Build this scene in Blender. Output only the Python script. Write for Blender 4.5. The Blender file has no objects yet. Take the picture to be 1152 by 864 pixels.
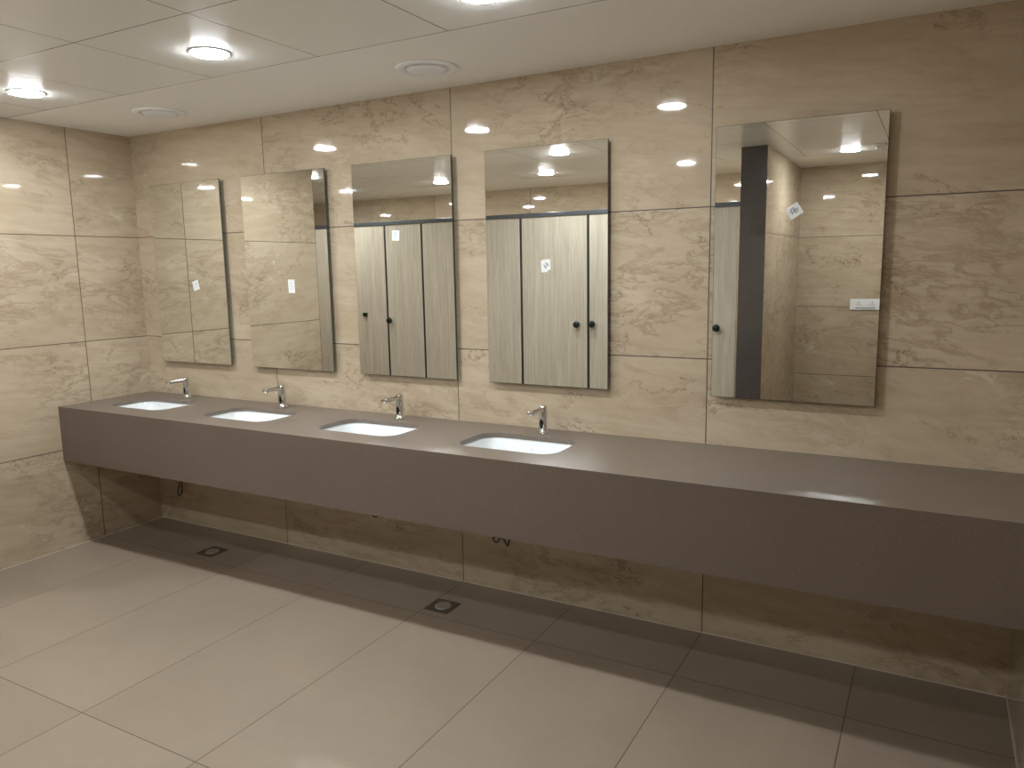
import bpy, bmesh, math, random
from mathutils import Vector, Matrix
random.seed(7)
sc = bpy.context.scene
C = sc.collection
PI = math.pi
H = 2.3665            # ceiling height
XR = 4.594            # right wall
D = -4.2              # wall opposite the mirrors
DEP = 0.594           # counter depth
ZC, ZF = 0.823, 0.5115

# ------------------------------------------------------------------ materials
class NT:
    def __init__(s, name):
        s.m = bpy.data.materials.new(name); s.m.use_nodes = True
        s.n = s.m.node_tree.nodes; s.l = s.m.node_tree.links
        s.b = s.n['Principled BSDF']
    def node(s, t, **kw):
        x = s.n.new(t)
        for k, v in kw.items(): setattr(x, k, v)
        return x
    def link(s, a, b): s.l.new(a, b)
    def val(s, sock, v):
        if isinstance(v, (int, float, tuple, list)): sock.default_value = v
        else: s.l.new(v, sock)
    def math(s, op, a, b=0.0, c=None):
        x = s.node('ShaderNodeMath', operation=op)
        s.val(x.inputs[0], a); s.val(x.inputs[1], b)
        if c is not None: s.val(x.inputs[2], c)
        return x.outputs[0]
    def mapr(s, v, a, b, c=0.0, d=1.0):
        x = s.node('ShaderNodeMapRange'); x.clamp = True
        s.val(x.inputs[0], v)
        for i, q in enumerate((a, b, c, d)): x.inputs[i+1].default_value = q
        return x.outputs[0]
    def mix(s, f, a, b, mode='MIX'):
        x = s.node('ShaderNodeMix', data_type='RGBA', blend_type=mode)
        s.val(x.inputs[0], f); s.val(x.inputs[6], a); s.val(x.inputs[7], b)
        return x.outputs[2]
    def noise(s, vec, scale, detail=4, rough=0.55, dist=0.0):
        x = s.node('ShaderNodeTexNoise')
        x.inputs['Scale'].default_value = scale; x.inputs['Detail'].default_value = detail
        x.inputs['Roughness'].default_value = rough; x.inputs['Distortion'].default_value = dist
        s.val(x.inputs['Vector'], vec)
        return x.outputs[0]
    def pos(s):
        g = s.node('ShaderNodeNewGeometry'); x = s.node('ShaderNodeSeparateXYZ')
        s.link(g.outputs['Position'], x.inputs[0]); return g.outputs['Position'], x.outputs
    def comb(s, a, b, c=0.0):
        x = s.node('ShaderNodeCombineXYZ')
        for i, q in enumerate((a, b, c)): s.val(x.inputs[i], q)
        return x.outputs[0]

def srgb(r, g, b, a=1.0):
    f = lambda c: (c/255)/12.92 if c/255 <= .04045 else ((c/255+.055)/1.055)**2.4
    return (f(r), f(g), f(b), a)

def plain(name, col, rough=0.5, metal=0.0, spec=0.5, coat=0.0):
    t = NT(name); t.b.inputs['Base Color'].default_value = col
    # a faint procedural variation keeps every surface off a dead flat value
    p, _ = t.pos(); n = t.noise(p, 35, 3)
    c2 = tuple(min(1, v*0.94) for v in col[:3]) + (1,)
    t.link(t.mix(n, col, c2), t.b.inputs['Base Color'])
    t.b.inputs['Roughness'].default_value = rough; t.b.inputs['Metallic'].default_value = metal
    t.b.inputs['Specular IOR Level'].default_value = spec
    t.b.inputs['Coat Weight'].default_value = coat
    return t.m

def tile_grid(t, u, v, u0, v0, w, h, jw):
    """distance-to-joint mask and per tile id"""
    un = t.math('DIVIDE', t.math('SUBTRACT', u, u0), w); vn = t.math('DIVIDE', t.math('SUBTRACT', v, v0), h)
    fu = t.math('FRACT', un); fv = t.math('FRACT', vn)
    du = t.math('MULTIPLY', t.math('MINIMUM', fu, t.math('SUBTRACT', 1.0, fu)), w)
    dv = t.math('MULTIPLY', t.math('MINIMUM', fv, t.math('SUBTRACT', 1.0, fv)), h)
    d = t.math('MINIMUM', du, dv)
    joint = t.mapr(d, jw*0.35, jw*0.65, 1.0, 0.0)
    idv = t.comb(t.math('FLOOR', un), t.math('FLOOR', vn), 3.7)
    wn = t.node('ShaderNodeTexWhiteNoise'); t.link(idv, wn.inputs['Vector'])
    return joint, wn.outputs['Value'], wn.outputs['Color']

C1, C2, C3 = srgb(179, 162, 138), srgb(198, 183, 160), srgb(162, 144, 118)
def marble(name, axis, u0, seed, flip=False):
    t = NT(name); p, s = t.pos()
    u = s[axis]; z = s[2]
    joint, rv, rc = tile_grid(t, u, z, u0, -0.0278, 1.2, 0.6001, 0.0045)
    off = t.node('ShaderNodeVectorMath', operation='SCALE'); t.link(rc, off.inputs[0]); off.inputs['Scale'].default_value = 9.0 + seed
    un_ = u if not flip else t.math('MULTIPLY', u, -1.0)
    tilt = t.math('ADD', z, t.math('MULTIPLY', un_, 0.10))
    def coord(sx, sz, k, warp):
        base = t.comb(t.math('MULTIPLY', un_, sx), t.math('MULTIPLY', tilt, sz), seed*1.7+k)
        ad = t.node('ShaderNodeVectorMath', operation='ADD'); t.link(base, ad.inputs[0]); t.link(off.outputs[0], ad.inputs[1])
        if warp <= 0: return ad.outputs[0]
        wn = t.node('ShaderNodeTexNoise'); wn.inputs['Scale'].default_value = 2.2; wn.inputs['Detail'].default_value = 5
        t.link(ad.outputs[0], wn.inputs['Vector'])
        sb = t.node('ShaderNodeVectorMath', operation='SUBTRACT'); t.link(wn.outputs['Color'], sb.inputs[0]); sb.inputs[1].default_value = (.5, .5, .5)
        ws = t.node('ShaderNodeVectorMath', operation='SCALE'); t.link(sb.outputs[0], ws.inputs[0]); ws.inputs['Scale'].default_value = warp
        wp = t.node('ShaderNodeVectorMath', operation='ADD'); t.link(ad.outputs[0], wp.inputs[0]); t.link(ws.outputs[0], wp.inputs[1])
        return wp.outputs[0]
    q = coord(1.0, 2.4, 0.0, 0.5)
    stri = t.noise(coord(1.0, 7.0, 4.0, 0.25), 3.2, 8, 0.68, 0.2)      # fine bedding
    cloud = t.noise(q, 1.5, 7, 0.62, 0.2)
    col = t.mix(t.mapr(cloud, 0.30, 0.70), C1, C2)
    col = t.mix(t.mapr(stri, 0.40, 0.66, 0, 0.42), col, C3)
    # brown drifts gathered in a few zones
    zone = t.mapr(t.noise(coord(1.0, 1.3, 7.0, 0.3), 1.5, 3), 0.42, 0.62)
    streak = t.noise(coord(1.0, 2.8, 2.0, 0.8), 3.3, 10, 0.66, 0.4)
    dr = t.mapr(t.math('ABSOLUTE', t.math('SUBTRACT', streak, 0.52)), 0.0, 0.05, 1.0, 0.0)
    dr = t.math('POWER', dr, 1.6)
    col = t.mix(t.math('MULTIPLY', t.math('MULTIPLY', dr, zone), 0.6), col, srgb(132, 112, 88))
    blot = t.mapr(t.noise(coord(1.0, 2.0, 11.0, 0.8), 6.0, 8, 0.7, 0.3), 0.56, 0.72)
    col = t.mix(t.math('MULTIPLY', t.math('MULTIPLY', blot, zone), 0.42), col, srgb(146, 124, 98))
    # long thin cracks
    ck = t.noise(coord(1.0, 1.7, 5.0, 0.5), 0.95, 9, 0.66, 0.0)
    cr = t.mapr(t.math('ABSOLUTE', t.math('SUBTRACT', ck, 0.5)), 0.0, 0.0055, 1.0, 0.0)
    m2 = t.mapr(t.noise(coord(1.0, 1.5, 9.0, 0.0), 3.0, 3), 0.47, 0.58)
    col = t.mix(t.math('MULTIPLY', t.math('MULTIPLY', cr, m2), 0.8), col, srgb(104, 84, 66))
    # pin-prick pits
    pit = t.mapr(t.noise(coord(1.0, 1.6, 3.0, 0.0), 34.0, 3, 0.6), 0.70, 0.76)
    pm = t.mapr(t.noise(coord(1.0, 1.0, 13.0, 0.0), 2.4, 2), 0.46, 0.6)
    col = t.mix(t.math('MULTIPLY', t.math('MULTIPLY', pit, pm), 0.55), col, srgb(112, 92, 74))
    # pale crystalline patches
    pl = t.math('MULTIPLY', t.mapr(t.noise(coord(1.0, 1.4, 6.0, 0.6), 6.5, 7, 0.72, 0.4), 0.60, 0.68), t.mapr(t.noise(coord(1, 1, 8.0, 0), 1.6, 2), 0.5, 0.58))
    col = t.mix(t.math('MULTIPLY', pl, 0.6), col, srgb(222, 214, 198))
    # tile to tile tone
    col = t.mix(t.mapr(rv, 0, 1, 0.0, 0.16), col, srgb(172, 157, 132))
    col = t.mix(t.math('MULTIPLY', joint, 0.95), col, srgb(58, 46, 36))
    t.link(col, t.b.inputs['Base Color'])
    t.link(t.math('ADD', t.math('MULTIPLY', joint, 0.5), 0.032), t.b.inputs['Roughness'])
    t.b.inputs['Specular IOR Level'].default_value = 0.5
    return t.m

def floor_mat():
    t = NT('floor_tile_taupe'); p, s = t.pos()
    joint, rv, rc = tile_grid(t, s[0], s[1], 1.098, -0.391, 0.6, 1.208, 0.0035)
    off = t.node('ShaderNodeVectorMath', operation='SCALE'); t.link(rc, off.inputs[0]); off.inputs['Scale'].default_value = 5.0
    ad = t.node('ShaderNodeVectorMath', operation='ADD'); t.link(p, ad.inputs[0]); t.link(off.outputs[0], ad.inputs[1])
    a = t.noise(ad.outputs[0], 1.6, 5, 0.6, 0.4); b = t.noise(ad.outputs[0], 26, 4)
    col = t.mix(t.mapr(a, 0.3, 0.7), srgb(149, 135, 119), srgb(161, 147, 130))
    col = t.mix(t.math('MULTIPLY', b, 0.25), col, srgb(145, 132, 117))
    col = t.mix(t.mapr(rv, 0, 1, 0, 0.1), col, srgb(142, 128, 112))
    col = t.mix(t.math('MULTIPLY', joint, 0.9), col, srgb(72, 58, 46))
    t.link(col, t.b.inputs['Base Color'])
    t.link(t.math('ADD', t.math('MULTIPLY', b, 0.08), 0.30), t.b.inputs['Roughness'])
    return t.m

def quartz(name, c1, c2, c3, rough, scale=260):
    t = NT(name); p, s = t.pos()
    n = t.noise(p, 3, 4); f = t.noise(p, scale, 2, 0.5)
    col = t.mix(n, c1, c2)
    v = t.node('ShaderNodeTexVoronoi'); v.inputs['Scale'].default_value = scale*0.7; t.link(p, v.inputs['Vector'])
    sp = t.node('ShaderNodeSeparateColor'); t.link(v.outputs['Color'], sp.inputs[0])
    dots = t.math('MULTIPLY', t.math('GREATER_THAN', sp.outputs[0], 0.93), t.mapr(v.outputs['Distance'], 0.2, 0.35, 1, 0))
    col = t.mix(t.math('MULTIPLY', dots, 0.55), col, c3)
    col = t.mix(t.mapr(f, 0.35, 0.65, 0, 0.25), col, tuple(x*0.7 for x in c1[:3])+(1,))
    t.link(col, t.b.inputs['Base Color']); t.b.inputs['Roughness'].default_value = rough
    return t.m

def laminate():
    t = NT('oak_laminate'); p, s = t.pos()
    v = t.comb(t.math('MULTIPLY', s[0], 14), s[1], t.math('MULTIPLY', s[2], 0.55))
    a = t.noise(v, 2.2, 5, 0.6, 0.6); b = t.noise(v, 9, 4, 0.6, 0.2)
    col = t.mix(t.mapr(a, 0.3, 0.7), srgb(182, 172, 153), srgb(203, 194, 177))
    col = t.mix(t.mapr(b, 0.42, 0.72, 0, 0.55), col, srgb(158, 147, 130))
    t.link(col, t.b.inputs['Base Color']); t.b.inputs['Roughness'].default_value = 0.38
    return t.m

def ceiling_mat():
    t = NT('ceiling_metal_panel'); p, s = t.pos()
    joint, rv, rc = tile_grid(t, s[0], s[1], 2.155, -0.70, 0.598, 0.595, 0.0042)
    col = t.mix(t.mapr(rv, 0, 1), srgb(234, 236, 234), srgb(240, 241, 239))
    col = t.mix(joint, col, srgb(62, 60, 56))
    t.link(col, t.b.inputs['Base Color']); t.b.inputs['Roughness'].default_value = 0.24
    return t.m

M = dict(
    back=marble('marble_wall_tile', 0, 1.098, 0.0),
    left=marble('marble_wall_tile_side', 1, -0.396, 1.3),
    far=marble('marble_wall_tile_far', 0, 0.55, 2.1),
    wing=marble('marble_wall_tile_wing', 1, -0.75, 3.4),
    floor=floor_mat(), ceil=ceiling_mat(),
    plaster=plain('white_plaster', srgb(244, 241, 235), 0.62),
    top=quartz('brown_quartz_top', srgb(112, 101, 91), srgb(121, 109, 98), srgb(150, 137, 124), 0.33),
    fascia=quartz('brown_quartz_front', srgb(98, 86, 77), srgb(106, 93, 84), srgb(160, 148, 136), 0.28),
    granite=quartz('dark_granite', srgb(74, 69, 67), srgb(94, 88, 84), srgb(136, 128, 122), 0.12, 120),
    wood=laminate(),
    rail=plain('grey_anodised_rail', srgb(86, 90, 94), 0.4, 0.6),
    dark=plain('black_edge_profile', srgb(42, 38, 32), 0.5),
    knob=plain('dark_green_knob', srgb(28, 44, 38), 0.25, 0.2),
    ceramic=plain('white_ceramic', srgb(238, 243, 245), 0.06, 0, 0.5, 0.3),
    chrome=plain('chrome', srgb(222, 224, 226), 0.06, 1.0),
    steel=plain('brushed_steel', srgb(104, 95, 84), 0.5, 0.35),
    steel_bright=plain('polished_steel', srgb(215, 212, 205), 0.3, 0.8),
    black=plain('black_plastic', srgb(18, 18, 20), 0.15),
    cable=plain('black_cable', srgb(38, 30, 24), 0.5),
    paper=plain('white_paper', srgb(236, 238, 238), 0.6),
    ink=plain('grey_ink', srgb(160, 163, 170), 0.6),
    ink_pale=plain('pale_blue_ink', srgb(206, 220, 222), 0.6),
    pvc=plain('white_plastic', srgb(238, 240, 240), 0.3),
    sealant=plain('pale_sealant', srgb(206, 196, 178), 0.5),
    back_board=plain('mirror_backing', srgb(96, 92, 84), 0.7),
)
t = NT('mirror_silver'); p, s = t.pos(); n = t.noise(p, 3, 3)
t.link(t.mix(n, (0.90, 0.92, 0.90, 1), (0.91, 0.925, 0.905, 1)), t.b.inputs['Base Color'])
t.b.inputs['Metallic'].default_value = 1.0; t.b.inputs['Roughness'].default_value = 0.0
M['mirror'] = t.m
t = NT('glass_edge'); t.b.inputs['Base Color'].default_value = srgb(70, 84, 78); t.b.inputs['Roughness'].default_value = 0.1
M['glass_edge'] = t.m
LAMP = 120.0
t = NT('led_diffuser'); t.b.inputs['Base Color'].default_value = (0.9, 0.9, 0.9, 1)
t.b.inputs['Emission Color'].default_value = (0.93, 0.97, 1.0, 1); t.b.inputs['Emission Strength'].default_value = LAMP
M['led'] = t.m

# ------------------------------------------------------------------ helpers
def obj(name, bm, mats, parent=None, smooth=False, loc=None):
    me = bpy.data.meshes.new(name)
    bmesh.ops.recalc_face_normals(bm, faces=bm.faces)
    bm.to_mesh(me); bm.free()
    for m in (mats if isinstance(mats, (list, tuple)) else [mats]): me.materials.append(m)
    if smooth:
        for p in me.polygons: p.use_smooth = True
    o = bpy.data.objects.new(name, me); C.objects.link(o)
    if loc: o.location = loc
    if parent: o.parent = parent
    return o

def box(bm, x0, x1, y0, y1, z0, z1, bev=0.0, mat=0):
    vs = [bm.verts.new((x, y, z)) for x in (x0, x1) for y in (y0, y1) for z in (z0, z1)]
    fs = [bm.faces.new([vs[i] for i in q]) for q in ((0,1,3,2),(4,6,7,5),(0,4,5,1),(2,3,7,6),(0,2,6,4),(1,5,7,3))]
    for f in fs: f.material_index = mat
    if bev > 0:
        es = list({e for f in fs for e in f.edges})
        bmesh.ops.bevel(bm, geom=es, offset=bev, segments=2, profile=0.5, affect='EDGES')
    return fs

def B(*a, **k):
    bm = bmesh.new(); box(bm, *a, **k); return bm

def lathe(bm, prof, n=40, c=(0, 0, 0), axis='Z', mat=0):
    """prof: list of (r, h). closed at r=0 ends"""
    rings = []
    for r, h in prof:
        if r < 1e-6:
            rings.append([bm.verts.new(place(0, 0, h, c, axis))])
        else:
            rings.append([bm.verts.new(place(r*math.cos(2*PI*k/n), r*math.sin(2*PI*k/n), h, c, axis)) for k in range(n)])
    for a, b in zip(rings, rings[1:]):
        for k in range(n):
            k2 = (k+1) % n
            if len(a) == 1 and len(b) == 1: continue
            if len(a) == 1: f = bm.faces.new([a[0], b[k], b[k2]])
            elif len(b) == 1: f = bm.faces.new([a[k], a[k2], b[0]])
            else: f = bm.faces.new([a[k], a[k2], b[k2], b[k]])
            f.material_index = mat; f.smooth = True

def place(x, y, h, c, axis):
    if axis == 'Z': return (c[0]+x, c[1]+y, c[2]+h)
    if axis == 'Y': return (c[0]+x, c[1]+h, c[2]+y)
    return (c[0]+h, c[1]+x, c[2]+y)

def tube(bm, pts, r, n=10):
    pts = [Vector(p) for p in pts]
    # Catmull-Rom resample
    P = [pts[0]] + pts + [pts[-1]]; out = []
    for i in range(1, len(P)-2):
        for k in range(6):
            s = k/6; a, b, c_, d = P[i-1], P[i], P[i+1], P[i+2]
            out.append(0.5*((2*b)+(c_-a)*s+(2*a-5*b+4*c_-d)*s*s+(3*b-a-3*c_+d)*s**3))
    out.append(pts[-1])
    rings = []; up = Vector((0.3, 1, 0.2)).normalized()
    for i, p in enumerate(out):
        tg = (out[min(i+1, len(out)-1)]-out[max(i-1, 0)]).normalized()
        u = tg.cross(up).normalized(); w = u.cross(tg)
        rings.append([bm.verts.new(p + r*(u*math.cos(2*PI*k/n)+w*math.sin(2*PI*k/n))) for k in range(n)])
    for a, b in zip(rings, rings[1:]):
        for k in range(n):
            f = bm.faces.new([a[k], a[(k+1) % n], b[(k+1) % n], b[k]]); f.smooth = True
    bm.faces.new(rings[0]); bm.faces.new(rings[-1])

def thing(name, label, cat, loc=(0, 0, 0), rot=None, group=None):
    o = bpy.data.objects.new(name, None); C.objects.link(o); o.location = loc; o.empty_display_size = 0.05
    if rot: o.rotation_euler = rot
    return tag(o, label, cat, group)
def tag(o, label, cat, group=None):
    o['label'] = label; o['category'] = cat
    if group: o['group'] = group
    return o
def struct(name, bm, m):
    o = obj(name, bm, m); o['kind'] = 'structure'; return o
def dup(root, loc, label):
    r = root.copy(); C.objects.link(r); r.location = loc; r['label'] = label
    for ch in list(root.children):
        c = ch.copy(); C.objects.link(c); c.parent = r
        for g in ch.children:
            d = g.copy(); C.objects.link(d); d.parent = c
    return r

# ------------------------------------------------------------------ room shell
XL = -3.2
struct('floor', B(XL-.1, XR+.1, D-.1, 0.1, -0.1, 0.0), M['floor'])
struct('wall_back', B(-0.1, XR+.1, 0.0, 0.1, 0.0, H), M['back'])
struct('wall_left', B(-0.1, 0.0, -1.598, 0.0, 0.0, H), M['left'])
struct('wall_right', B(XR, XR+.1, D, 0.0, 0.0, H), M['left'])
struct('wall_far', B(XL-.1, XR+.1, D-.1, D, 0.0, H), M['far'])
struct('wall_far_left', B(XL-.1, XL, D, -1.498, 0.0, H), M['left'])
struct('wall_left_return', B(XL, -0.1, -1.598, -1.498, 0.0, H), M['back'])
struct('wall_wing', B(3.035, 3.205, D, -2.70, 0.0, H), M['wing'])
struct('trim_1', B(3.028, 3.2055, -2.70, -2.68, 0.0, H), M['granite'])      # dark granite facing on the end of the wing wall
YB, YB2 = -0.695, -3.47
bm = bmesh.new(); box(bm, XL-.1, XR+.1, YB2, YB, H, H+0.05)
struct('ceiling', bm, M['ceil'])
bm = bmesh.new(); box(bm, -0.1, XR+.1, YB, 0.1, H, H+0.05)
struct('trim_2', bm, M['plaster'])
bm = bmesh.new(); box(bm, XL-.1, XR+.1, D-.1, YB2, H, H+0.05)
struct('trim_3', bm, M['plaster'])
# sealant beads along the floor
struct('trim_4', B(0.0, 0.004, -1.598, 0.0, 0.0, 0.004), M['sealant'])
struct('trim_5', B(0.004, XR, -0.003, 0.0, 0.0, 0.0035), M['sealant'])
struct('trim_6', B(XR-.004, XR, -2.4, -0.004, 0.0, 0.004), M['sealant'])

# ------------------------------------------------------------------ vanity counter
SX = [0.43, 1.205, 1.995, 2.785]         # sink centres
SY, SHW, SHD, SR = -0.305, 0.232, 0.142, 0.075

def rr_ray(hw, hd, r, a):
    """distance from centre to rounded rectangle boundary along angle a"""
    dx, dy = math.cos(a), math.sin(a); lo, hi = 0.0, 2.0
    for _ in range(40):
        m = (lo+hi)/2; x, y = abs(m*dx), abs(m*dy)
        qx, qy = max(x-(hw-r), 0), max(y-(hd-r), 0)
        inside = x <= hw and y <= hd and math.hypot(qx, qy) <= r
        if inside: lo = m
        else: hi = m
    return lo

counter = thing('vanity_counter', 'long brown speckled stone vanity counter running wall to wall with deep front panel', 'counter', (XR/2, -DEP/2, ZF))
def counter_top():
    bm = bmesh.new(); off = Vector((XR/2, -DEP/2, ZF))
    z1, z0 = ZC, ZC-0.02
    y0, y1 = -DEP+0.0202, -0.0015
    bounds = [0.0015]
    for a, b in zip(SX, SX[1:]): bounds.append((a+b)/2)
    bounds.append(SX[-1]+0.39)
    def quad(pts, z, flip=False):
        vs = [bm.verts.new((p[0], p[1], z)) for p in pts]
        bm.faces.new(vs if not flip else vs[::-1])
    for i, cx in enumerate(SX):
        xa, xb = bounds[i], bounds[i+1]
        angs = [2*PI*k/96 for k in range(96)] + [math.atan2(y-SY, x-cx) % (2*PI) for x in (xa, xb) for y in (y0, y1)]
        angs = sorted(set(angs))
        inner, outer = [], []
        for a in angs:
            d = rr_ray(SHW, SHD, SR, a); dx, dy = math.cos(a), math.sin(a)
            inner.append((cx+d*dx, SY+d*dy))
            ts = []
            if dx > 1e-9: ts.append((xb-cx)/dx)
            if dx < -1e-9: ts.append((xa-cx)/dx)
            if dy > 1e-9: ts.append((y1-SY)/dy)
            if dy < -1e-9: ts.append((y0-SY)/dy)
            m = min(ts); outer.append((cx+m*dx, SY+m*dy))
        n = len(angs)
        for k in range(n):
            k2 = (k+1) % n
            for z, fl in ((z1, False), (z0, True)):
                quad([inner[k], outer[k], outer[k2], inner[k2]], z, fl)
            vs = [bm.verts.new(v) for v in ((*inner[k], z1), (*inner[k2], z1), (*inner[k2], z0), (*inner[k], z0))]
            bm.faces.new(vs)
    xa = bounds[-1]
    for z, fl in ((z1, False), (z0, True)): quad([(xa, y0), (XR-.0015, y0), (XR-.0015, y1), (xa, y1)], z, fl)
    # outer rim
    per = [(0.0015, y0), (XR-.0015, y0), (XR-.0015, y1), (0.0015, y1)]
    for a, b in zip(per, per[1:]+per[:1]):
        bm.faces.new([bm.verts.new(v) for v in ((*a, z0), (*b, z0), (*b, z1), (*a, z1))])
    bmesh.ops.remove_doubles(bm, verts=bm.verts, dist=1e-5)
    bmesh.ops.translate(bm, verts=bm.verts, vec=-off)
    return bm
obj('countertop', counter_top(), M['top'], counter)
bm = bmesh.new(); box(bm, 0.0015, XR-.0015, -DEP, -DEP+0.02, ZF, ZC)
bmesh.ops.translate(bm, verts=bm.verts, vec=(-XR/2, DEP/2, -ZF))
bm.normal_update()
for f_ in bm.faces:
    if f_.calc_center_median().z > ZC-ZF-1e-4: f_.material_index = 1
obj('front_panel', bm, [M['fascia'], M['top']], counter)

# ------------------------------------------------------------------ basins
def basin_meshes():
    bm = bmesh.new(); n = 96
    #   hw     hd     r     z
    R = [(SHW+.03, SHD+.03, SR+.02, -0.021), (SHW+.004, SHD+.004, SR, -0.021), (SHW+.002, SHD+.002, SR, -0.026),
         (SHW-.010, SHD-.008, SR-.004, -0.060), (SHW-.022, SHD-.018, SR-.008, -0.100), (SHW-.036, SHD-.030, SR-.014, -0.125),
         (SHW-.065, SHD-.055, .055, -0.140), (SHW-.12, SHD-.09, .045, -0.147), (0.022, 0.022, 0.022, -0.150)]
    R += [(0.022, 0.022, 0.022, -0.165)]
    outer = [(0.03, 0.03, 0.03, -0.165), (SHW-.06, SHD-.045, .05, -0.160), (SHW-.015, SHD-.010, SR, -0.120), (SHW+.005, SHD+.005, SR, -0.035), (SHW+.03, SHD+.03, SR+.02, -0.032)]
    rings = []
    for hw, hd, r, z in R + outer:
        rings.append([bm.verts.new((rr_ray(hw, hd, min(r, hw, hd)*0.999, 2*PI*k/n)*math.cos(2*PI*k/n), rr_ray(hw, hd, min(r, hw, hd)*0.999, 2*PI*k/n)*math.sin(2*PI*k/n), z)) for k in range(n)])
    for a, b in zip(rings, rings[1:]+rings[:1]):
        for k in range(n):
            f = bm.faces.new([a[k], a[(k+1) % n], b[(k+1) % n], b[k]]); f.smooth = True
    return bm
basin = thing('wash_basin', 'white undermount wash basin nearest the left wall, under the first mirror', 'sink', (SX[0], SY, ZC), group='basins set in the counter')
bm = basin_meshes()
obj('bowl', bm, M['ceramic'], basin)
bm = bmesh.new(); lathe(bm, [(0.0, -0.1485), (0.010, -0.1478), (0.012, -0.1490), (0.021, -0.1480), (0.0235, -0.1475), (0.0235, -0.152), (0.0, -0.152)], 32)
obj('drain', bm, M['chrome'], basin)
bm = bmesh.new(); lathe(bm, [(0.009, -0.0003), (0.009, 0.0028), (0.0055, 0.0028), (0.0055, 0.0006), (0.0, 0.0006)], 24, (0, 0, 0), 'Y')
bmesh.ops.rotate(bm, verts=bm.verts, matrix=Matrix.Rotation(PI, 3, 'Z'))
bmesh.ops.translate(bm, verts=bm.verts, vec=(0.0, SHD-0.0095, -0.062))
obj('overflow_ring', bm, M['pvc'], basin)
BL = ['white undermount wash basin nearest the left wall, under the first mirror',
      'white undermount wash basin, second from the left wall, under the second mirror',
      'white undermount wash basin third from the left wall, below the middle mirror',
      'white undermount wash basin, rightmost of the four and nearest the empty counter']
for i in (1, 2, 3): dup(basin, (SX[i], SY, ZC), BL[i])

# ------------------------------------------------------------------ faucets
def faucet():
    t = thing('basin_tap', 'x', 'tap', (SX[0]+0.012, -0.085, ZC), group='sensor taps behind the basins')
    bm = bmesh.new()
    lathe(bm, [(0.0, 0.0), (0.026, 0.0), (0.026, 0.004), (0.022, 0.0065), (0.0190, 0.008), (0.0185, 0.03), (0.0185, 0.110), (0.0178, 0.118), (0.0155, 0.1215), (0.0, 0.1225)], 40)
    obj('tap_body', bm, M['chrome'], t)
    # spout: a flattened tapering arm, rising slightly towards the basin
    bm = bmesh.new(); rings = []
    for s in (0.0, 0.15, 0.5, 0.85, 0.97, 1.0):
        y = -0.008 - 0.124*s; z = 0.106 + 0.003*s; hw = 0.0155 - 0.003*s; hh = 0.0105 - 0.0025*s
        if s == 1.0: hw *= .75; hh *= .7
        ring = []
        for k in range(20):
            a = 2*PI*k/20; ca, sa = math.cos(a), math.sin(a)
            ring.append(bm.verts.new((hw*math.copysign(abs(ca)**.6, ca), y, z+hh*math.copysign(abs(sa)**.6, sa))))
        rings.append(ring)
    for a, b in zip(rings, rings[1:]):
        for k in range(20):
            f = bm.faces.new([a[k], a[(k+1) % 20], b[(k+1) % 20], b[k]]); f.smooth = True
    bm.faces.new(rings[0]); bm.faces.new(rings[-1])
    sp = obj('spout', bm, M['chrome'], t)
    bm = bmesh.new(); lathe(bm, [(0.0, 0.0), (0.0095, 0.0), (0.0108, 0.002), (0.0108, 0.012), (0.0, 0.012)], 28, (0, -0.116, 0.0975))
    obj('aerator', bm, M['chrome'], sp)
    # oval sensor window on the front of the body
    bm = bmesh.new(); rings = []
    for rr, d in ((1.0, 0.0170), (1.0, 0.0196), (0.88, 0.0202), (0.0, 0.0206)):
        if rr == 0: rings.append([bm.verts.new((0, -d, 0.044))]); continue
        rings.append([bm.verts.new((0.0085*rr*math.cos(2*PI*k/28), -math.sqrt(max(d*d-(0.0085*rr*math.cos(2*PI*k/28))**2*0.9, 0)), 0.044+0.021*rr*math.sin(2*PI*k/28))) for k in range(28)])
    for a, b in zip(rings, rings[1:]):
        for k in range(28):
            if len(b) == 1: f = bm.faces.new([a[k], a[(k+1) % 28], b[0]])
            else: f = bm.faces.new([a[k], a[(k+1) % 28], b[(k+1) % 28], b[k]])
            f.smooth = True
    obj('sensor_window', bm, M['black'], t)
    return t
tap = faucet()
TL = ['chrome sensor tap behind the leftmost basin, close to the left wall',
      'chrome sensor tap standing behind the second basin from the left',
      'chrome sensor tap standing behind the third basin from the left',
      'chrome sensor tap standing behind the rightmost basin']
tap['label'] = TL[0]
for i in (1, 2, 3): dup(tap, (SX[i]+0.012, -0.085, ZC), TL[i])

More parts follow.
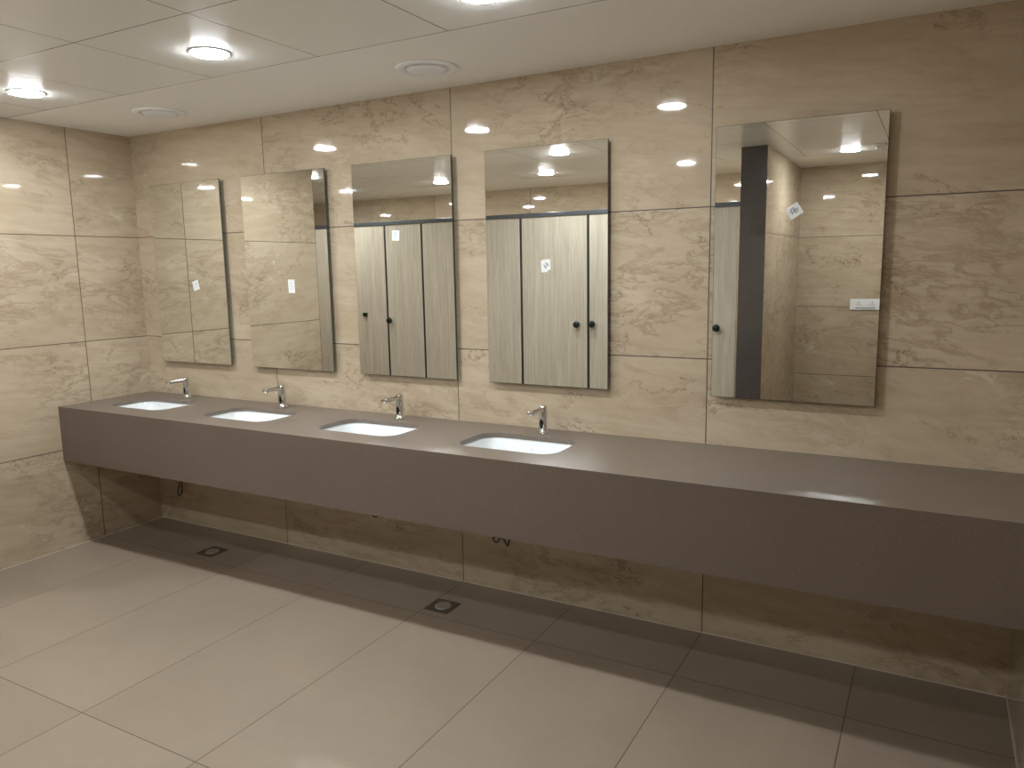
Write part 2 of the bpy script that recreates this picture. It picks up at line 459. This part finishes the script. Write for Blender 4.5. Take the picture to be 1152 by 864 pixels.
# ------------------------------------------------------------------ mirrors
MZ0, MZ1 = 1.026, 2.066
MX = [(0.182, 0.775), (0.945, 1.545), (1.722, 2.312), (2.490, 3.081), (3.522, 4.118)]
ML = ['frameless wall mirror nearest the left corner, above the first tap',
      'frameless wall mirror second from the left corner, reflecting mostly beige tiled wall',
      'frameless wall mirror in the middle of the five, square sticker near its top',
      'frameless wall mirror above the rightmost basin, showing two round door knobs',
      'frameless wall mirror at the far right, showing a dark pillar and a socket plate']
ZM = (MZ0+MZ1)/2
def mirror(w, h, label, loc):
    t = thing('wall_mirror', label, 'mirror', loc, group='mirrors on the wall above the counter')
    bm = bmesh.new(); y0, y1 = -0.030, -0.024
    fs = box(bm, -w/2, w/2, y0, y1, -h/2, h/2)
    bmesh.ops.bevel(bm, geom=[e for e in bm.edges if all(v.co.y < y0+1e-6 for v in e.verts)], offset=0.0016, segments=1, affect='EDGES')
    for f in bm.faces: f.material_index = 0 if (f.normal.y < -0.99 or f.calc_center_median().y < y0+1e-5) else 1
    obj('mirror_glass', bm, [M['mirror'], M['glass_edge']], t)
    bm = B(-w/2+.03, w/2-.03, -0.024, 0.0, -h/2+.03, h/2-.03)
    obj('backing_board', bm, M['back_board'], t)
    return t
for (a, b), l in zip(MX, ML): mirror(b-a, MZ1-MZ0, l, ((a+b)/2, 0, ZM))

# stickers on the glass
def sticker(x, z, w, h, ang, label, marks, inkm='ink', torn=False):
    t = thing('sticker', label, 'sticker', (x, -0.0302, z), (0, ang, 0), group='paper stickers on the mirrors')
    bm = bmesh.new()
    if torn: pts = [(-w/2, -h/2), (w*.1, -h/2), (w*.18, -h*.38), (w/2, -h*.3), (w/2, h/2), (-w*.3, h*.5), (-w/2, h*.42)]
    else: pts = [(-w/2, -h/2), (w/2, -h/2), (w/2, h/2), (-w/2, h/2)]
    f = bm.faces.new([bm.verts.new((x_, 0, z_)) for x_, z_ in pts])
    r = bmesh.ops.extrude_face_region(bm, geom=[f])
    bmesh.ops.translate(bm, verts=[v for v in r['geom'] if isinstance(v, bmesh.types.BMVert)], vec=(0, -0.0005, 0))
    obj('paper', bm, M['paper'], t)
    bm = bmesh.new()
    for x0, z0, x1, z1, wd in marks:
        a = Vector((x0*w, 0, z0*h)); b = Vector((x1*w, 0, z1*h)); d = (b-a).normalized(); nn = Vector((-d.z, 0, d.x))*wd*w/2
        vs = [bm.verts.new(p+Vector((0, -0.0007, 0))) for p in (a-nn, b-nn, b+nn, a+nn)]
        f = bm.faces.new(vs); rr = bmesh.ops.extrude_face_region(bm, geom=[f])
        bmesh.ops.translate(bm, verts=[v for v in rr['geom'] if isinstance(v, bmesh.types.BMVert)], vec=(0, 0.00025, 0))
    obj('print', bm, M[inkm], t)
soft = [(-.25, .2, .25, .2, .12), (-.25, 0, .2, 0, .1), (-.25, -.2, .1, -.2, .1)]
sticker(0.525, 1.482, 0.050, 0.055, math.radians(-14), 'small tilted white sticker on the mirror nearest the left corner', soft, 'ink_pale')
sticker(1.277, 1.474, 0.046, 0.072, 0.0, 'small upright rectangular white sticker on the second mirror from the left', soft, 'ink_pale')
sticker(1.981, 1.715, 0.044, 0.050, math.radians(4), 'square white sticker near the top of the middle mirror', soft, 'ink_pale')
sticker(2.791, 1.556, 0.046, 0.055, math.radians(-3), 'torn white sticker on the mirror above the rightmost basin', [(-.2, .1, 0, -.2, .14), (0, -.2, .2, .2, .1), (.2, .2, .3, -.05, .1), (-.05, .25, .1, .1, .1)], 'ink', True)
sticker(3.815, 1.739, 0.050, 0.046, math.radians(-32), 'diamond-tilted white sticker on the mirror at the far right', [(-.3, .0, -.05, .25, .12), (-.25, -.15, .05, .05, .12), (0.05, .3, .05, -.25, .1), (.05, .0, .3, .05, .12), (.1, -.2, .3, -.1, .08)], 'ink')

# ------------------------------------------------------------------ ceiling fittings
def downlight(label, loc):
    t = thing('downlight', label, 'light', loc, group='round recessed ceiling lights')
    bm = bmesh.new(); lathe(bm, [(0.0655, 0.0), (0.0775, 0.0), (0.0775, -0.003), (0.071, -0.0055), (0.0655, -0.0045), (0.0655, 0.0)], 48)
    obj('trim_ring', bm, M['pvc'], t)
    bm = bmesh.new(); lathe(bm, [(0.0, -0.0005), (0.0650, -0.0005), (0.0650, -0.0065), (0.0635, -0.0088), (0.0, -0.0095)], 48)
    obj('diffuser', bm, M['led'], t)
    return t
LR = [((0.665, -0.965), 'lit round ceiling light nearest the left wall, at the left of the photo'),
      ((1.858, -0.960), 'lit round ceiling light between the two round ceiling vents'),
      ((3.040, -0.955), 'lit round ceiling light cut by the top edge of the photo'),
      ((1.858, -2.15), 'lit round ceiling light before the cubicles, uppermost in the mirror above the rightmost basin'),
      ((-0.54, -2.15), 'lit round ceiling light just past the end of the left wall, before the cubicles'),
      ((-2.94, -2.15), 'lit round ceiling light in the left end of the room, before the cubicles'),
      ((0.14, -3.17), 'lit round ceiling light over the cubicles, seen at the right of the middle mirror'),
      ((1.245, -3.17), 'lit round ceiling light over a cubicle, lower in the mirror above the rightmost basin'),
      ((2.47, -3.17), 'lit round ceiling light over the cubicle next to the dark granite pillar'),
      ((-1.05, -3.17), 'lit round ceiling light over the leftmost cubicles'),
      ((3.68, -3.28), 'lit round ceiling light in the alcove beyond the dark pillar, in the far right mirror')]
d0 = None
for (x, y), l in LR:
    if d0 is None: d0 = downlight(l, (x, y, H))
    else: dup(d0, (x, y, H), l)

def vent(label, loc):
    t = thing('ceiling_vent', label, 'vent', loc, group='round air valves in the plaster border')
    bm = bmesh.new(); lathe(bm, [(0.082, 0.0), (0.112, 0.0), (0.113, -0.004), (0.107, -0.008), (0.095, -0.0095), (0.082, -0.006), (0.0805, 0.0)], 56)
    bmesh.ops.scale(bm, verts=bm.verts, vec=(1.15, 1.15, 1.15)); obj('outer_ring', bm, M['pvc'], t)
    bm = bmesh.new(); lathe(bm, [(0.0, -0.001), (0.0755, -0.001), (0.077, -0.008), (0.073, -0.0125), (0.05, -0.0145), (0.0, -0.0152)], 56)
    bmesh.ops.scale(bm, verts=bm.verts, vec=(1.08, 1.08, 1.08)); obj('centre_disc', bm, M['pvc'], t)
    return t
v0 = vent('round white air valve in the ceiling border above the middle mirror', (2.410, -0.338, H))
dup(v0, (0.772, -0.365, H), 'round white air valve in the ceiling border near the left corner')
t = thing('smoke_detector', 'small white domed detector on the alcove ceiling, seen in the far right mirror', 'detector', (3.88, -3.12, H))
bm = bmesh.new(); lathe(bm, [(0.0, 0.0), (0.045, 0.0), (0.045, -0.010), (0.036, -0.018), (0.0, -0.018)], 32); obj('detector_base', bm, M['pvc'], t)
bm = bmesh.new(); lathe(bm, [(0.0, -0.018), (0.026, -0.018), (0.024, -0.030), (0.012, -0.036), (0.0, -0.037)], 32); obj('dome', bm, M['pvc'], t)

# ------------------------------------------------------------------ floor drains
def fdrain(label, loc):
    t = thing('floor_drain', label, 'drain', loc, group='square floor drains under the counter')
    w = 0.062; bm = bmesh.new()
    n = 40
    angs = [2*PI*k/n for k in range(n)]
    inner = [(0.040*math.cos(a), 0.040*math.sin(a)) for a in angs]
    outer = [(rr_ray(w, w, .004, a)*math.cos(a), rr_ray(w, w, .004, a)*math.sin(a)) for a in angs]
    lv = [[bm.verts.new((*p, z)) for p in L] for L, z in ((outer, 0.0), (outer, 0.003), (inner, 0.003), (inner, 0.0))]
    for a, b in zip(lv, lv[1:]+lv[:1]):
        for k in range(n): bm.faces.new([a[k], a[(k+1) % n], b[(k+1) % n], b[k]])
    obj('drain_plate', bm, M['steel'], t)
    bm = bmesh.new(); lathe(bm, [(0.0, 0.0), (0.039, 0.0), (0.039, 0.0045), (0.034, 0.0060), (0.030, 0.0045), (0.016, 0.0045), (0.012, 0.0062), (0.0, 0.0066)], 40)
    obj('drain_lid', bm, M['steel_bright'], t)
    return t
f0 = fdrain('square steel floor drain under the counter near the left wall', (0.805, -0.287, 0))
dup(f0, (2.366, -0.287, 0), 'square steel floor drain under the counter near the middle of the floor')

# ------------------------------------------------------------------ cable loops under the counter
def cab(pts, label):
    bm = bmesh.new(); tube(bm, pts, 0.0035)
    o = obj('cable_loop', bm, M['cable']); tag(o, label, 'cable', 'loose cables hanging from the wall under the counter')
cab([(0.262, 0.0, 0.36), (0.258, -0.03, 0.31), (0.246, -0.04, 0.265), (0.226, -0.04, 0.22), (0.222, -0.04, 0.196), (0.236, -0.04, 0.186), (0.256, -0.04, 0.206), (0.263, -0.04, 0.25), (0.268, -0.04, 0.31)],
    'dark cable loop hanging under the counter near the left wall')
cab([(2.60, 0.0, 0.40), (2.60, -0.03, 0.33), (2.592, -0.04, 0.285), (2.580, -0.04, 0.247), (2.566, -0.04, 0.262), (2.548, -0.04, 0.288), (2.535, -0.04, 0.285), (2.530, -0.04, 0.262), (2.512, -0.04, 0.253), (2.498, -0.04, 0.270), (2.515, -0.04, 0.282), (2.532, -0.035, 0.292)],
    'dark twisted cable hanging under the counter below the rightmost basin')
cab([(1.74, 0.0, 0.37), (1.75, -0.03, 0.32), (1.765, -0.04, 0.285), (1.785, -0.04, 0.272), (1.80, -0.04, 0.285), (1.81, -0.035, 0.33)],
    'bottom of a dark cable just showing under the counter below the third basin')

# ------------------------------------------------------------------ toilet cubicle fronts
YS = -2.70
cub = thing('toilet_cubicles', 'row of pale wood-grain toilet cubicle doors under a grey head rail, seen in the mirrors', 'toilet cubicles', (0.0, YS, 0.0))
def part(name, bm, m, par=cub, dy=YS):
    bmesh.ops.translate(bm, verts=bm.verts, vec=(0, -dy, 0)); return obj(name, bm, m, par)
def knob(x, z, par):
    bm = bmesh.new(); lathe(bm, [(0.0, 0.0), (0.014, 0.0), (0.012, -0.012), (0.022, -0.017), (0.028, -0.026), (0.027, -0.036), (0.018, -0.042), (0.0, -0.044)], 32, (x, 0.0, z), 'Y')
    for v in bm.verts: v.co.y = -v.co.y
    bmesh.ops.translate(bm, verts=bm.verts, vec=(0, YS+0.0, 0))
    return part('knob', bm, M['knob'], par)
edges = [-3.18, -2.35, -1.62, -0.79, -0.185, 0.228, 0.74, 1.235, 1.843, 2.44, 2.80, 3.024]
kinds = ['panel', 'door', 'panel', 'door', 'door', 'panel', 'panel', 'door', 'door', 'panel', 'door']
ZT = 1.960
for i, k in enumerate(kinds):
    a, b = edges[i]+0.011, edges[i+1]-0.011
    z0 = 0.12 if k == 'door' else 0.0
    o = part('door' if k == 'door' else 'side_panel', B(a, b, YS-0.018, YS, z0, ZT-0.004, bev=0.0012), M['wood'])
    if i == 3:
        part('latch', B(-0.468, -0.424, YS, YS+0.022, 1.125, 1.158, bev=0.002), M['knob'], o)
    if i == 4: knob(-0.150, 1.09, o)
    if i == 7: knob(1.750, 1.09, o)
    if i == 8: knob(1.885, 1.095, o)
    if i == 10: knob(2.877, 1.086, o)
for x in edges[1:-1]:
    part('edge_profile', B(x-0.0112, x+0.0112, YS-0.024, YS-0.004, 0.0, ZT-0.002), M['dark'])
part('head_rail', B(XL+0.005, 3.026, YS-0.026, YS+0.012, ZT, ZT+0.034, bev=0.003), M['rail'])

# ------------------------------------------------------------------ socket plate on the far wall
t = thing('socket_plate', 'white double socket plate on the alcove wall, seen in the far right mirror', 'socket', (3.765, D, 1.193))
obj('plate', B(-0.122, 0.122, 0.0, 0.011, -0.046, 0.046, bev=0.003), M['pvc'], t)
for cx in (-0.055, 0.052):
    o = obj('socket_insert', B(cx-0.026, cx+0.026, 0.011, 0.0135, -0.018, 0.030, bev=0.001), M['pvc'], t)
    bm = bmesh.new()
    for dx, dz, r in ((0, 0.018, 0.0045), (-0.011, 0.002, 0.0035), (0.011, 0.002, 0.0035)):
        lathe(bm, [(0.0, 0.0), (r, 0.0), (r, 0.0005), (0.0, 0.0005)], 16, (cx+dx, 0.0135, dz), 'Y')
    obj('socket_hole', bm, M['black'], o)
obj('slot', B(-0.078, 0.078, 0.011, 0.0118, -0.034, -0.029), M['black'], t)

# ------------------------------------------------------------------ camera, world, colour
CP = Vector((4.29311, -3.05730, 1.54494)); yaw, pitch, roll, fpx = 0.506983, -0.14948, -0.017429, 859.44
cy, sy, cp, sp, cr, sr = math.cos(yaw), math.sin(yaw), math.cos(pitch), math.sin(pitch), math.cos(roll), math.sin(roll)
f = Vector((-sy*cp, cy*cp, sp)); r0 = Vector((cy, sy, 0)); u0 = r0.cross(f)
r = cr*r0+sr*u0; u = -sr*r0+cr*u0
cam = bpy.data.cameras.new('camera'); co = bpy.data.objects.new('camera', cam); C.objects.link(co)
cam.sensor_width = 36; cam.lens = fpx/1152*36; cam.clip_start = 0.02; cam.clip_end = 60
mw = Matrix(((r.x, u.x, -f.x, CP.x), (r.y, u.y, -f.y, CP.y), (r.z, u.z, -f.z, CP.z), (0, 0, 0, 1)))
co.matrix_world = mw; sc.camera = co

w = bpy.data.worlds.new('world'); w.use_nodes = True; sc.world = w
w.node_tree.nodes['Background'].inputs[0].default_value = (0.8, 0.85, 0.9, 1); w.node_tree.nodes['Background'].inputs[1].default_value = 0.02
sc.view_settings.view_transform = 'Standard'; sc.view_settings.look = 'None'
sc.view_settings.gamma = 1.0; sc.view_settings.exposure = 1.43; sc.view_settings.use_curve_mapping = False
cy_ = sc.cycles
cy_.use_denoising = True
try: cy_.denoiser = 'OPENIMAGEDENOISE'
except Exception: pass
cy_.max_bounces = 14; cy_.diffuse_bounces = 8; cy_.glossy_bounces = 8; cy_.caustics_reflective = True
cy_.sample_clamp_indirect = 40.0
